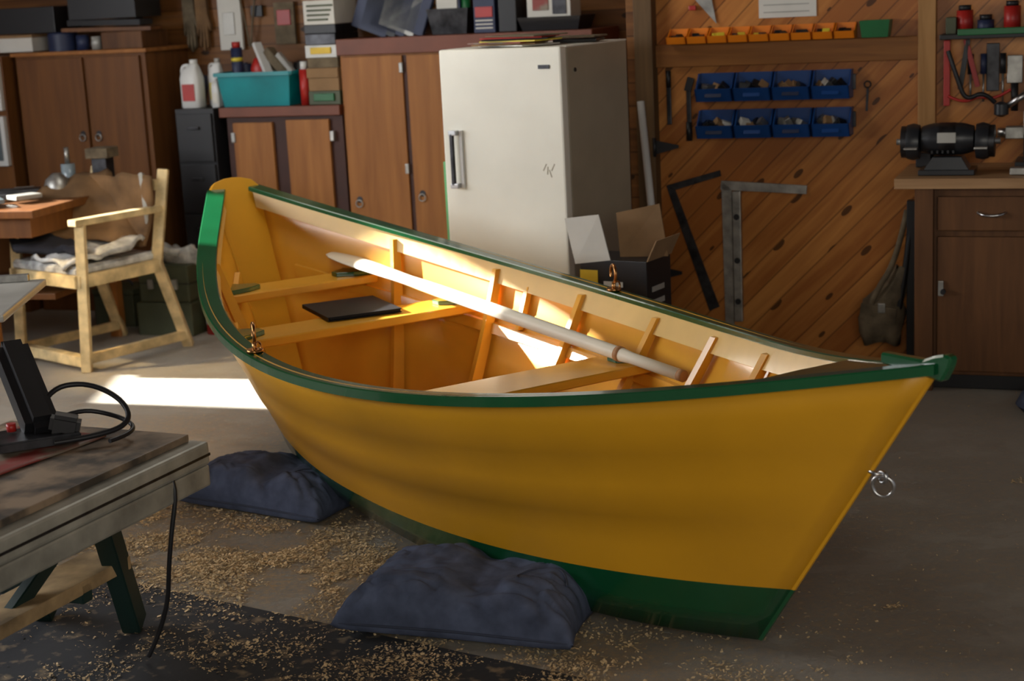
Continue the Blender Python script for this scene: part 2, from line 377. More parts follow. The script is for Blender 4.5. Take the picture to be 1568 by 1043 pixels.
# ---------------------------------------------------------------- sandbags
def sandbag(loc,rz,W,D,H,seed):
    g=grp('denim_sandbag',loc,rz); n=64
    bm=bmesh.new(); top=[];botm=[]
    def hz(u,v):
        T=max(0,(1-u**4))**.5*max(0,(1-v**4))**.5
        x=u*W/2; y=v*D/2
        nz_=noise.noise(Vector((x*8+seed,y*8,seed)))*.16+noise.noise(Vector((x*20+seed,y*14,3)))*.07
        rid=abs(noise.noise(Vector((x*13+seed,y*22,9)))); nz_+=-.20*max(0,1-rid*7)*abs(u*v)**.5
        pk=.12*math.sin(26*math.atan2(v,u)+seed)*max(abs(u),abs(v))**5
        sag=1-.24*math.exp(-((u-.1)**2)/.05)
        return .035+T*(H-.035)*(sag+nz_+pk)
    for i in range(n+1):
        rt=[];rb=[]
        for j in range(n+1):
            u=-1+2*i/n; v=-1+2*j/n
            T=max(0,(1-u**4))**.5*max(0,(1-v**4))**.5
            x=u*W/2*(1-.08*(1-v*v)*abs(u)**3); y=v*D/2*(1-.10*(1-u*u)*abs(v)**3)
            rt.append(bm.verts.new((x,y,hz(u,v))))
            if i in (0,n) or j in (0,n): rb.append(rt[-1])
            else: rb.append(bm.verts.new((x,y,.035-T**.5*.033)))
        top.append(rt);botm.append(rb)
    for i in range(n):
        for j in range(n):
            bm.faces.new((top[i][j],top[i+1][j],top[i+1][j+1],top[i][j+1]))
            try: bm.faces.new((botm[i][j],botm[i][j+1],botm[i+1][j+1],botm[i+1][j]))
            except: pass
    frombm(bm,'bag_body',g,M_den,True)
    pts=[(.62+.2*math.cos(a),-.25+.3*math.sin(a)) for a in [math.pi*.15*i for i in range(9)]]
    tube(g,'pocket_seam',[(u*W/2,v*D/2,hz(u,v)+.001) for u,v in pts],.0028,M_dens)
    tube(g,'edge_seam',[(-W/2*.97,-D/2*.97,.037)]+[(x*W/2,-D/2*(1-.10*(1-x*x))*1.0,.036) for x in (-.6,-.2,.2,.6)]+[(W/2*.97,-D/2*.97,.037)],.0035,M_dens)
    return g
sandbag((-.80,5.13,.0),math.radians(-32),.62,.36,.15,1.3)
sandbag((-.13,4.00,.009),math.radians(-20),.66,.40,.165,7.7)
# ---------------------------------------------------------------- room
AL=math.atan(.38); RW=-AL
WO=Vector((0,7.3,0))
def WF(name): return grp(name,WO,RW)   # local (s, -d, z)
fl=bpy.data.meshes.new('floor'); bm=bmesh.new(); vs=[bm.verts.new(p) for p in ((-5,-1,0),(5,-1,0),(5,10.5,0),(-5,10.5,0))]; bm.faces.new(vs); bm.to_mesh(fl); bm.free(); FLOOR=fin(fl,'floor',None,M_floor)
def wallobj(name,s0,s1,d0,d1,z0,z1,m):
    o=bx(None,name,s0,s1,-d0,-d1,z0,z1,m,bv=0); o.location=WO; o.rotation_euler=(0,0,RW); return o
wallobj('wall_back_right',.66,4.2,-.08,0,0,2.6,M_pine)
wallobj('wall_back_left',-5,.66,-1.1,-1.02,0,2.6,M_pineh)
wallobj('wall_jog',.60,.66,-1.02,0,0,2.6,M_pineh)
# left wall pierced by two windows
m=M_pineh
Y1,Y2,Z1,Z2=6.68,7.24,1.98,2.52
Y3,Y4,Z3,Z4=7.42,8.40,1.06,2.0
def wl(name,y0,y1,z0,z1): return bx(None,name,-4.3,-4.2,y0,y1,z0,z1,m,bv=0)
wl('wall_left',-1,Y1,0,2.6); wl('wall_left.001',Y1,Y2,0,Z1); wl('wall_left.002',Y1,Y2,Z2,2.6); wl('wall_left.003',Y2,Y3,0,2.6)
wl('wall_left.004',Y3,Y4,0,Z3); wl('wall_left.005',Y3,Y4,Z4,2.6); wl('wall_left.006',Y4,10.4,0,2.6)
for i,(y0,y1,z0,z1) in enumerate(((Y1,Y2,Z1,Z2),(Y3,Y4,Z3,Z4))):
    g=grp('window_%d'%(i+1))
    for a,b in (((y0,z0),(y1,z0)),((y0,z1),(y1,z1)),((y0,z0),(y0,z1)),((y1,z0),(y1,z1))): beam(g,'casing',(-4.19,a[0],a[1]),(-4.19,b[0],b[1]),.03,.03,M_post2)
g=grp('window_3'); bx(g,'pane',-4.19,-4.18,3.5,6.5,1.0,2.2,M_pane)
for a,b in (((3.5,1.0),(6.5,1.0)),((3.5,2.2),(6.5,2.2)),((3.5,1.0),(3.5,2.2)),((6.5,1.0),(6.5,2.2)),((5,1.0),(5,2.2))): beam(g,'casing',(-4.18,a[0],a[1]),(-4.18,b[0],b[1]),.05,.06,M_post2)
bx(None,'ceiling',-4.3,4.6,-1,10.4,2.6,2.68,M_pineh,bv=0)
g=WF('trim_1'); bx(g,'post',.655,.735,-.08,0,0,2.6,M_post)
g=WF('trim_2'); bx(g,'stud',1.835,1.905,-.05,0,.84,2.6,M_post2)
g=WF('trim_3'); bx(g,'rail',.735,1.835,-.03,0,1.265,1.36,M_rail)
g=grp('rubber_mat',(0,0,0)); prism(g,'mat_sheet',[(-1.75,4.82,.0),(.36,3.45,.0),(-.3,2.3,.0),(-2.4,3.6,.0)],(0,0,.006),M_mat,bv=.001)
bm=bmesh.new()
def flake(x,y,s,z):
    a=random.random()*6.28; b=random.uniform(-.5,.5); c=Vector((x,y,z+s*.4)); u=Vector((math.cos(a),math.sin(a),b))*s; w=Vector((-math.sin(a),math.cos(a),random.uniform(-.4,.4)))*s*random.uniform(.3,.8)
    bm.faces.new([bm.verts.new(c+u+w),bm.verts.new(c-u+w),bm.verts.new(c-u-w),bm.verts.new(c+u-w)])
def matedge(x): return 4.82-(x+1.75)*.649
for i in range(95000):
    cx,cy,sx=random.choice([(-.9,4.65,.26),(-.55,4.45,.26),(-.35,4.3,.2),(-1.2,4.9,.3),(.2,3.6,.3),(-.75,4.6,.4),(-1.3,5.1,.3),(-1.0,4.6,.22),(-.2,3.75,.3),(-.9,3.7,.3),(-.7,4.5,.3)])
    x=random.gauss(cx,sx);y=random.gauss(cy,sx*.6)
    if noise.noise(Vector((x*5,y*5,0)))+.5*noise.noise(Vector((x*17,y*17,4)))<random.uniform(-.3,.22): continue
    onmat=y<matedge(x)
    if onmat and random.random()<.35: continue
    flake(x,y,random.choice((.0013,.002,.0028,.0042))*random.uniform(.7,1.3),.007 if onmat else random.choice((.001,.003,.006)))
for i in range(2500): flake(random.uniform(-2,2.2),random.uniform(3,6.5),random.uniform(.001,.0035),.002)
for cx,cy in ((1.62,4.95),(.95,3.95)):
    for i in range(60): flake(random.gauss(cx,.02),random.gauss(cy,.012),random.uniform(.002,.005),.003)
frombm(bm,'sawdust_scatter',FLOOR,M_saw)
# ---------------------------------------------------------------- left cabinets
FY=.58; BY=1.0
def knob(g,nm,s,z,y=FY): 
    cyl(g,nm+'_plate',(s,y-.012,z),(s,y-.022,z),.016,M_dsteel); torus(g,nm+'_ring',(s,y-.03,z-.02),.018,.003,M_steel,axis=(0,1,0))
g=WF('tall_storage_cabinet')
bx(g,'carcass',-1.065,.25,FY,BY,0,1.40,M_cab); bx(g,'top_fascia',-1.07,.27,FY-.03,BY,1.345,1.424,M_red)
bx(g,'door_a',-1.05,-.72,FY-.02,FY,.12,1.335,M_cab); bx(g,'door_b',-.695,-.34,FY-.02,FY,.12,1.335,M_cab); bx(g,'door_c',-.32,.03,FY-.02,FY,.12,1.335,M_cab)
bx(g,'shadow_gap',-.72,-.695,FY-.008,FY,.12,1.335,M_dkfr)
knob(g,'latch_a',-1.0,.62); knob(g,'latch_b',-.65,.65)
for i,z in enumerate((1.25,.75)): bx(g,'hinge_%d'%i,-.735,-.715,FY-.028,FY,z,z+.05,M_steel)
g=WF('base_cabinet')
bx(g,'carcass',-1.745,-1.075,FY,BY,0,1.05,M_dkfr); bx(g,'counter_top',-1.77,-1.075,FY-.03,BY,1.05,1.10,M_red)
bx(g,'door_a',-1.70,-1.47,FY-.022,FY,.12,1.02,M_cab); bx(g,'door_b',-1.39,-1.145,FY-.022,FY,.12,1.03,M_cab)
for i,(s,z) in enumerate(((-1.70,.92),(-1.13,.92))): bx(g,'hinge_%d'%i,s-.01,s+.012,FY-.03,FY,z,z+.05,M_steel)
g=WF('filing_cabinet')
bx(g,'body',-2.02,-1.79,FY-.05,BY,0,1.10,M_blk)
for i in range(4):
    bx(g,'drawer_%d'%i,-2.01,-1.80,FY-.065,FY-.05,.03+.265*i,.28+.265*i,M_blk); bx(g,'pull_%d'%i,-1.94,-1.87,FY-.08,FY-.065,.2+.265*i,.215+.265*i,M_dsteel)
g=WF('wooden_wardrobe')
bx(g,'carcass',-3.02,-2.2,FY,BY,0,1.40,M_cab2); bx(g,'top_board',-3.04,-2.18,FY-.02,BY,1.40,1.42,M_cab)
bx(g,'door_a',-3.0,-2.585,FY-.02,FY,.1,1.385,M_cab2); bx(g,'door_b',-2.565,-2.23,FY-.02,FY,.1,1.385,M_cab2)
knob(g,'latch_a',-2.62,.98); knob(g,'latch_b',-2.52,.98)
g=WF('picture_shelf_unit')
bx(g,'carcass',-3.7,-3.05,.50,BY,0,1.41,M_cab2)
for i,(z0,z1) in enumerate(((1.12,1.38),(.82,1.09))):
    bx(g,'frame_%d'%i,-3.42,-3.06,.47,.50,z0,z1,M_wht); bx(g,'picture_%d'%i,-3.39,-3.085,.462,.47,z0+.03,z1-.03,M_glass)
g=WF('boxes_on_wardrobe')
bx(g,'white_carton',-3.18,-2.93,.62,.85,1.425,1.50,M_ppr); bx(g,'lid',-3.19,-2.92,.61,.86,1.50,1.515,M_crd)
lathe(g,'blue_tin',[(.08,0),(.08,.09),(.07,.10)],(-2.80,.72,1.42),M_navy); cyl(g,'can_a',(-2.66,.7,1.42),(-2.66,.7,1.50),.035,M_navy); cyl(g,'can_b',(-2.57,.7,1.42),(-2.57,.7,1.49),.03,M_ltgr)
beam(g,'board_a',(-2.75,.7,1.53),(-2.22,.75,1.52),.14,.02,M_cab2); beam(g,'board_b',(-2.72,.72,1.565),(-2.25,.7,1.555),.12,.03,M_blk); bx(g,'dark_case',-2.7,-2.28,.65,.9,1.58,1.70,M_blk); bx(g,'case_b',-2.5,-2.25,.64,.9,1.42,1.51,M_ben)
bx(g,'black_case_c',-3.2,-2.8,.66,.9,1.52,1.66,M_blk)
def jug(g,nm,s,y,z,w,h,lab=M_redp,cap=M_wht):
    secs=[]
    for r,zz,ox in ((.9,0,0),(1,.02,0),(1,.62,0),(.8,.78,0),(.45,.88,.25),(.3,.92,.3)):
        secs.append([Vector((s+ox*w/2+r*w/2*math.copysign(abs(math.cos(a))**.6,math.cos(a)),y+r*w*.38*math.copysign(abs(math.sin(a))**.6,math.sin(a)),z+zz*h)) for a in [2*math.pi*i/20+.01 for i in range(20)]])
    sweep(g,nm+'_body',secs,M_wht,smooth=True); cyl(g,nm+'_cap',(s+.15*w,y,z+.91*h),(s+.15*w,y,z+h),w*.17,cap)
    tube(g,nm+'_handle',[(s-.1*w,y,z+.88*h),(s-.38*w,y,z+.9*h),(s-.5*w,y,z+.75*h),(s-.42*w,y,z+.6*h)],w*.07,M_wht)
    bx(g,nm+'_label',s-w*.3,s+w*.3,y-w*.40,y-w*.36,z+.15*h,z+.5*h,lab)
g=WF('bleach_jug'); jug(g,'jug',-1.955,.62,1.10,.12,.25)
g=WF('detergent_jug'); jug(g,'jug',-1.855,.70,1.10,.085,.25,M_yelp,M_ltgr)
g=WF('detergent_jug'); jug(g,'jug',-1.812,.61,1.10,.045,.15,M_ppr)
def bin_(g,nm,s0,s1,y0,y1,z0,z1,m,tap=.02,th=.006):
    o=[(s0+tap,y0+tap,z0),(s1-tap,y0+tap,z0),(s1-tap,y1-tap,z0),(s0+tap,y1-tap,z0)]; t=[(s0,y0,z1),(s1,y0,z1),(s1,y1,z1),(s0,y1,z1)]
    ti=[(s0+th,y0+th,z1),(s1-th,y0+th,z1),(s1-th,y1-th,z1),(s0+th,y1-th,z1)]; oi=[(s0+tap+th,y0+tap+th,z0+th),(s1-tap-th,y0+tap+th,z0+th),(s1-tap-th,y1-tap-th,z0+th),(s0+tap+th,y1-tap-th,z0+th)]
    bm=bmesh.new(); R=[[bm.verts.new(p) for p in r] for r in (o,t,ti,oi)]
    for a,b in zip(R[:-1],R[1:]):
        for i in range(4): bm.faces.new((a[i],a[(i+1)%4],b[(i+1)%4],b[i]))
    bm.faces.new(R[0][::-1]); bm.faces.new(R[-1]); return frombm(bm,nm,g,m)
g=WF('turquoise_storage_bin')
bin_(g,'tub',-1.77,-1.35,.56,.88,1.102,1.265,M_teal)
for a,b in (((-1.78,.55,1.268),(-1.34,.55,1.268)),((-1.78,.89,1.268),(-1.34,.89,1.268)),((-1.78,.55,1.268),(-1.78,.89,1.268)),((-1.34,.55,1.268),(-1.34,.89,1.268))): beam(g,'rim',a,b,.016,.02,M_teal)
cyl(g,'blue_spray_can',(-1.71,.68,1.15),(-1.71,.68,1.40),.03,M_navy); cyl(g,'spray_cap',(-1.71,.68,1.40),(-1.71,.68,1.43),.022,M_redp); cyl(g,'band',(-1.71,.68,1.33),(-1.71,.68,1.35),.0305,M_yelp)
lathe(g,'red_pot',[(.04,0),(.05,.05),(.03,.1),(.012,.11)],(-1.60,.72,1.24),M_redp)
beam(g,'white_brush',(-1.52,.66,1.26),(-1.6,.7,1.42),.05,.02,M_wht); beam(g,'rag_roll',(-1.42,.7,1.25),(-1.55,.72,1.38),.06,.05,M_can); beam(g,'grey_tool',(-1.38,.68,1.25),(-1.48,.7,1.36),.03,.03,M_ltgr)
for i in range(5): lathe(g,'stuff_%d'%i,[(.03,0),(.045,.03),(.03,.07),(.005,.08)],(-1.72+.08*i,.78,1.24),random.choice([M_can,M_ltgr,M_navy,M_blk]))
g=WF('spray_can'); cyl(g,'can',(-1.295,.62,1.10),(-1.295,.62,1.28),.025,M_redp); cyl(g,'cap',(-1.295,.62,1.28),(-1.295,.62,1.32),.018,M_wht)
g=WF('thermos_flask'); cyl(g,'body',(-1.30,.74,1.10),(-1.30,.74,1.38),.026,M_dsteel); cyl(g,'cup',(-1.30,.74,1.38),(-1.30,.74,1.42),.022,M_blk)
g=WF('stacked_cartons')
for i,(z0,z1,mm) in enumerate(((1.10,1.17,M_tbox),(1.17,1.235,M_crd),(1.235,1.285,M_crd),(1.285,1.335,M_can),(1.335,1.40,M_ltgr),(1.40,1.455,M_dsteel),(1.455,1.50,M_blk),(1.50,1.62,M_ppr),(1.62,1.75,M_crd))):
    bx(g,'carton_%d'%i,-1.262+.006*(i%2),-1.085,.59-.004*(i%3),.85,z0+.001,z1,mm)
    if mm in (M_ltgr,M_tbox): bx(g,'label_%d'%i,-1.23,-1.115,.578,.59,z0+.02,z1-.012,[M_gbin,M_ppr,M_blk,M_yprint,M_yprint][i%5])
    if mm==M_ppr:
        for k in range(4): bx(g,'print_%d'%k,-1.235,-1.12+.01*k,.578,.59,z0+.02+.023*k,z0+.03+.023*k,M_tbox)
g=WF('hanging_work_gloves')
def glove(g,nm,s,z,w,h,m):
    y=.975
    pts=[(-.5,0),(.5,0),(.55,.45),(.75,.6),(.68,.72),(.5,.62),(.45,.95),(.3,1),(.25,.7),(.12,1.04),(-.02,1),(0,.7),(-.2,.98),(-.32,.92),(-.25,.65),(-.45,.8),(-.52,.72),(-.5,.4)]
    prism(g,nm,[(s+px*w,y,z-pz*h) for px,pz in pts],(0,.03,0),m,bv=.003)
glove(g,'glove_a',-2.16,1.75,.07,.36,M_can); glove(g,'glove_b',-2.08,1.72,.07,.33,M_tarp)
g=WF('hanging_seed_packs')
bx(g,'pack_a',-1.98,-1.84,.985,1.005,1.38,1.68,M_ppr); bx(g,'pack_print',-1.95,-1.88,.978,.985,1.46,1.58,M_ltgr); bx(g,'pack_b',-1.64,-1.52,.985,1.005,1.40,1.62,M_can); bx(g,'pack_c',-1.78,-1.71,.985,1.005,1.55,1.61,M_blk); bx(g,'pack_d_print',-1.62,-1.54,.978,.985,1.5,1.58,M_redp)
tube(g,'wire_tongs',[(-1.85,.97,1.75),(-1.80,.97,1.5),(-1.79,.97,1.36),(-1.77,.97,1.5),(-1.72,.97,1.75)],.005,M_can)
g=WF('document_binders')
for i in range(5):
    s=-.96+.05*i; beam(g,'binder_%d'%i,(s,.72,1.452),(s+.08,.72,1.66),.2,.032,[M_navy,M_blk,M_navy,M_ltgr,M_navy][i],up=(0,1,0))
g=WF('junk_crate'); bin_(g,'crate',-.60,-.38,.62,.9,1.426,1.55,M_dsteel); bx(g,'paper_box',-.56,-.45,.66,.8,1.46,1.64,M_ppr); cyl(g,'bottle',(-.42,.7,1.46),(-.42,.7,1.62),.025,M_gbin); bx(g,'file',-.445,-.435,.66,.85,1.46,1.66,M_navy)
g=WF('blue_carton'); bx(g,'blue_box',-.35,-.24,.62,.75,1.426,1.60,M_navy); bx(g,'box_print',-.34,-.25,.614,.62,1.50,1.55,M_redp)
for k in range(3): bx(g,'stripe_%d'%k,-.34,-.25,.614,.62,1.445+.018*k,1.452+.018*k,M_ppr)
g=WF('paperback_tray'); bin_(g,'tray',-.12,.2,.6,.85,1.426,1.49,M_blk); bx(g,'books',-.08,.14,.64,.8,1.44,1.62,M_ppr); bx(g,'cover_print',-.05,.03,.634,.64,1.52,1.6,M_stain); bx(g,'cover_print_b',.05,.12,.634,.64,1.50,1.6,M_dsteel); bx(g,'black_box',-.22,-.13,.62,.8,1.426,1.6,M_blk)
# ---------------------------------------------------------------- refrigerator
fr=grp('refrigerator',(.235,6.20,0),math.radians(-30))
w=.537;d=.59;H=1.40
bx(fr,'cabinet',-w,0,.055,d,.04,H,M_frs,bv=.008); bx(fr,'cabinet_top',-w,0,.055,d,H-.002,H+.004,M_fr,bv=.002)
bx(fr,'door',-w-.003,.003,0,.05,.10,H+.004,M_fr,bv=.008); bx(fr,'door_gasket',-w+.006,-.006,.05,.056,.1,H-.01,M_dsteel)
bx(fr,'handle_bar',-w+.045,-w+.06,-.035,-.02,.87,1.08,M_dsteel); bx(fr,'handle_foot_a',-w+.04,-w+.075,-.035,0,1.07,1.09,M_chr); bx(fr,'handle_foot_b',-w+.04,-w+.075,-.035,0,.86,.88,M_chr); bx(fr,'handle_back',-w+.075,-w+.09,-.012,0,.86,1.09,M_wht)
bx(fr,'badge',-.095,-.045,-.004,0,1.322,1.337,M_dsteel); bx(fr,'kick_plate',-w+.01,-.01,.02,.05,.0,.09,M_blk); cyl(fr,'side_screw',(0,.12,1.31),(.004,.12,1.31),.008,M_dsteel)
for i in range(4): box(fr,'scratch_%d'%i,(-.085+.012*i,-.0005,.945-.012*(i%3)),(.004,.001,.03),M_frs,rot=(0,.5-.4*(i%3),0),bv=0)
bx(fr,'green_sheet',-w-.03,-w-.012,.03,.3,.3,.96,M_lgrn)
g=grp('magazine_pile',(.235,6.20,H+.006),math.radians(-30))
for i in range(7): box(g,'magazine_%d'%i,(-.28+random.uniform(-.05,.05),.15+random.uniform(-.02,.03),.004+.006*i),(.26,.2,.005),[M_ppr,M_crd,M_stain,M_yelp,M_blk,M_redp,M_can][i],rot=(0,0,random.uniform(-.4,.4)),bv=.001)
box(g,'magazine_8',(-.10,.36,.008),(.18,.14,.012),M_blk,rot=(0,0,.2)); box(g,'magazine_9',(-.10,.36,.022),(.19,.15,.006),M_can,rot=(0,0,.1))
g=grp('plastic_pipe'); cyl(g,'pipe',(.66,6.70,0),(.60,6.94,1.13),.016,M_wht)
g=grp('cardboard_box',(.44,5.99,0),math.radians(-32))
bx(g,'body',-.15,.13,-.08,.12,0,.62,M_blk,bv=.002); bx(g,'yellow_print',-.15,-.075,-.082,-.08,.1,.58,M_yprint,bv=0)
for i in range(7): bx(g,'text_%d'%i,-.05+.008*(i%2),.03+.01*(i%3),-.083,-.08,.52-.04*i,.54-.04*i,M_ppr,bv=0)
for i in range(5): bx(g,'side_text_%d'%i,.13,.132,-.04,.06,.5-.05*i,.52-.05*i,M_ltgr,bv=0)
prism(g,'flap_front',[(-.17,-.08,.60),(-.02,-.08,.62),(-.03,-.14,.80),(-.18,-.13,.78)],(0,.005,0),M_ppr,bv=0)
prism(g,'flap_back',[(-.02,.0,.62),(.15,.06,.62),(.13,.04,.82),(-.02,-.02,.79)],(0,.005,0),M_crd,bv=0)
prism(g,'flap_side',[(.13,-.08,.62),(.13,.12,.62),(.17,.12,.70),(.17,-.08,.70)],(.005,0,0),M_crd,bv=0)
# ---------------------------------------------------------------- right wall items
g=WF('blue_parts_bins')
for r,(z0,z1) in enumerate(((1.12,1.235),(.965,1.08))):
    bx(g,'mount_rail_%d'%r,.92,1.58,-.012,0,z0+.03,z1-.02,M_dsteel)
    for c in range(4):
        s0=.925+.163*c; s1=s0+.155
        prof=[(0,z0),(-.10,z0),(-.13,z0+.055),(-.105,z0+.055),(-.05,z1),(0,z1)]
        def side_(s): prism(g,'bin_side',[(s,y,z) for y,z in prof],(.005,0,0),M_blue,bv=0)
        side_(s0); side_(s1-.005)
        prism(g,'bin_floor',[(s0,-.012,z0),(s1,-.012,z0),(s1,-.10,z0),(s0,-.10,z0)],(0,0,.006),M_blue,bv=0)
        prism(g,'bin_front',[(s0,-.10,z0),(s1,-.10,z0),(s1,-.13,z0+.055),(s0,-.13,z0+.055)],(0,.006,.001),M_blue,bv=0)
        bx(g,'bin_back',s0,s1,-.018,-.012,z0,z1,M_blue,bv=0)
        box(g,'label',((s0+s1)/2,-.121,z0+.028),(.07,.002,.018),M_blue if c%2 else M_navy,rot=(-.5,0,0),bv=0)
        for k in range(4): box(g,'part',(s0+.035+.026*k,-.06+random.uniform(-.02,.02),z0+.045+random.uniform(0,.02)),(.04,.035,.025),random.choice([M_ppr,M_steel,M_crd,M_dsteel,M_dsteel]),rot=(random.random(),random.random(),random.random()),bv=.001)
g=WF('orange_parts_bins')
for c in range(9):
    s0=.80+.088*c; s1=s0+.083; z0=1.363;z1=1.425
    mm=M_orange
    for s in (s0,s1-.004): prism(g,'bin_side',[(s,-.01,z0),(s,-.085,z0),(s,-.10,z0+.03),(s,-.07,z0+.032),(s,-.02,z1),(s,-.01,z1)],(.004,0,0),mm,bv=0)
    bx(g,'bin_floor',s0,s1,-.085,-.01,z0,z0+.005,mm,bv=0); prism(g,'bin_front',[(s0,-.085,z0),(s1,-.085,z0),(s1,-.10,z0+.03),(s0,-.10,z0+.03)],(0,.005,0),mm,bv=0); bx(g,'bin_back',s0,s1,-.015,-.01,z0,z1,mm,bv=0)
    for k in range(2): box(g,'part',(s0+.03+.02*k,-.05,z0+.025),(.03,.03,.018),random.choice([M_yelp,M_dsteel,M_dsteel]),rot=(random.random(),0,random.random()),bv=.001)
g=WF('green_parts_bin'); bin_(g,'bin',1.61,1.73,-.11,-.01,1.363,1.43,M_gbin,tap=.008)
g=WF('notice_paper'); bx(g,'sheet',1.18,1.42,-.006,0,1.455,1.60,M_ppr,bv=0)
for i in range(4): bx(g,'line_%d'%i,1.2,1.39,-.008,-.006,1.475+.03*i,1.48+.03*i,M_ltgr,bv=0)
def flat(name,polys,m,y=-.006,th=.006):
    g=WF(name)
    for i,p in enumerate(polys): prism(g,'blade_%d'%i,[(s,y,z) for s,z in p],(0,-th,0),m,bv=.001)
    return g
flat('carpenter_square',[[(.76,.755),(1.00,.82),(1.005,.795),(.80,.735)],[(.76,.755),(.80,.735),(.985,.22),(.94,.20)]],M_dsteel)
flat('framing_square',[[(1.005,.775),(1.375,.752),(1.372,.715),(1.00,.735)],[(1.005,.775),(1.05,.735),(1.05,.14),(1.01,.14)]],M_steel)
g=WF('spirit_level'); bx(g,'body',1.056,1.092,-.035,-.006,.16,.73,M_steel)
for z in (.25,.43,.62): cyl(g,'vial',(1.074,-.038,z),(1.074,-.033,z),.013,M_blk)
g=WF('draw_knife'); bx(g,'blade',.775,.795,-.02,-.01,1.02,1.18,M_dsteel); cyl(g,'handle',(.785,-.015,1.18),(.785,-.015,1.25),.011,M_blk)
g=WF('file_tool'); bx(g,'blade',.862,.882,-.02,-.01,1.0,1.17,M_dsteel); box(g,'head',(.878,-.02,1.19),(.03,.02,.06),M_gun,rot=(0,.3,0)); cyl(g,'grip',(.872,-.02,.95),(.872,-.02,1.03),.013,M_blk)
g=WF('gate_hinge')
for z in (.93,.38): prism(g,'strap',[(.735,-.082,z+.03),(.735,-.082,z-.03),(.74,-.082,z-.03),(.84,-.082,z-.004),(.84,-.082,z+.008)],(0,-.006,0),M_blk,bv=0); cyl(g,'pin',(.735,-.09,z-.04),(.735,-.09,z+.04),.008,M_blk)
g=WF('key_hook'); torus(g,'ring',(1.63,-.02,1.17),.013,.003,M_dsteel,axis=(0,1,0)); beam(g,'key',(1.63,-.015,1.155),(1.625,-.015,1.06),.004,.01,M_dsteel)
g=WF('drafting_triangle'); prism(g,'blade',[(.86,-.006,1.60),(1.0,-.006,1.44),(.97,-.006,1.6)],(0,-.005,0),M_steel,bv=0); box(g,'red_clip',(.9,-.02,1.51),(.03,.02,.02),M_redp)
# ---------------------------------------------------------------- right bench
g=WF('workbench')
bx(g,'top',1.80,3.2,-.52,-.0,.80,.84,M_bent); bx(g,'side_panel',1.90,1.93,-.48,-.02,0,.80,M_ben); bx(g,'carcass',1.93,3.1,-.46,-.02,.06,.80,M_ben)
bx(g,'leg_front',1.875,1.945,-.50,-.44,0,.80,M_ben); bx(g,'drawer',1.96,2.42,-.485,-.46,.635,.765,M_ben); bx(g,'door',1.96,2.42,-.485,-.46,.08,.61,M_ben); bx(g,'door_b',2.44,2.9,-.485,-.46,.08,.61,M_ben); bx(g,'drawer_b',2.44,2.9,-.485,-.46,.635,.765,M_ben)
tube(g,'drawer_pull',[(2.11,-.485,.705),(2.12,-.51,.70),(2.16,-.515,.695),(2.20,-.51,.70),(2.21,-.485,.705)],.006,M_chr)
bx(g,'door_latch',1.965,1.985,-.50,-.485,.38,.44,M_steel); cyl(g,'latch_knob',(1.985,-.50,.40),(1.985,-.52,.40),.01,M_dsteel); bx(g,'plinth',1.93,3.1,-.44,-.02,0,.06,M_blk)
g=WF('bench_grinder')
gy=-.36; gz=.965
lathe(g,'motor',[(.03,-.10),(.05,-.098),(.058,-.07),(.062,-.05),(.062,.05),(.058,.07),(.05,.098),(.03,.10)],(1.985,gy,gz+.01),M_gun,axis=(1,0,0))
lathe(g,'motor_band',[(.0635,-.03),(.0635,.03)],(1.985,gy,gz+.01),M_dsteel,axis=(1,0,0))
for s in (-1,1):
    lathe(g,'wheel_guard_%d'%s,[(.04,-.028),(.066,-.024),(.072,0),(.066,.024),(.04,.028)],(1.985+s*.13,gy,gz),M_gun,axis=(1,0,0))
    lathe(g,'wheel_%d'%s,[(.02,-.012),(.062,-.012),(.062,.012),(.02,.012)],(1.985+s*.163,gy,gz),M_dsteel,axis=(1,0,0)); cyl(g,'arbor_%d'%s,(1.985+s*.09,gy,gz),(1.985+s*.195,gy,gz),.012,M_steel)
    bx(g,'tool_rest_%d'%s,1.985+s*.13-.025,1.985+s*.13+.025,gy-.12,gy-.072,gz-.02,gz-.012,M_steel)
prism(g,'pedestal',[(1.93,gy-.05,.91),(2.04,gy-.05,.91),(2.07,gy-.06,.86),(1.90,gy-.06,.86)],(0,.11,0),M_gun); bx(g,'base',1.88,2.09,gy-.08,gy+.08,.842,.862,M_gun); bx(g,'name_plate',1.95,2.02,gy-.067,gy-.06,gz+.0,gz+.04,M_ltgr)
for k in range(5): box(g,'cooling_slot_%d'%k,(1.93+.02*k,gy-.045,gz-.035),(.008,.02,.012),M_blk,bv=.001)
g=WF('bench_vise')
ox=.09
bx(g,'base',2.14+ox,2.34+ox,-.30,-.10,.842,.875,M_gun); bx(g,'body',2.17+ox,2.31+ox,-.28,-.14,.875,.98,M_dsteel); bx(g,'slide',2.10+ox,2.36+ox,-.25,-.18,.96,1.005,M_steel); bx(g,'jaw_a',2.17+ox,2.21+ox,-.30,-.12,.98,1.07,M_steel); bx(g,'jaw_b',2.25+ox,2.285+ox,-.29,-.14,.98,1.07,M_dsteel)
bx(g,'upright',2.20+ox,2.24+ox,-.20,-.16,1.0,1.26,M_steel); cyl(g,'crank',(2.10+ox,-.18,1.08),(2.19+ox,-.18,1.14),.012,M_chr); lathe(g,'crank_knob',[(.008,-.03),(.028,-.02),(.028,.02),(.008,.03)],(2.08+ox,-.18,1.07),M_gun); cyl(g,'screw',(2.07+ox,-.215,.98),(2.13+ox,-.215,.98),.02,M_chr)
bx(g,'bed_bar',2.13+ox,2.5+ox,-.44,-.38,.842,.868,M_steel); bx(g,'bed_block',2.2+ox,2.36+ox,-.45,-.36,.868,.915,M_dsteel)
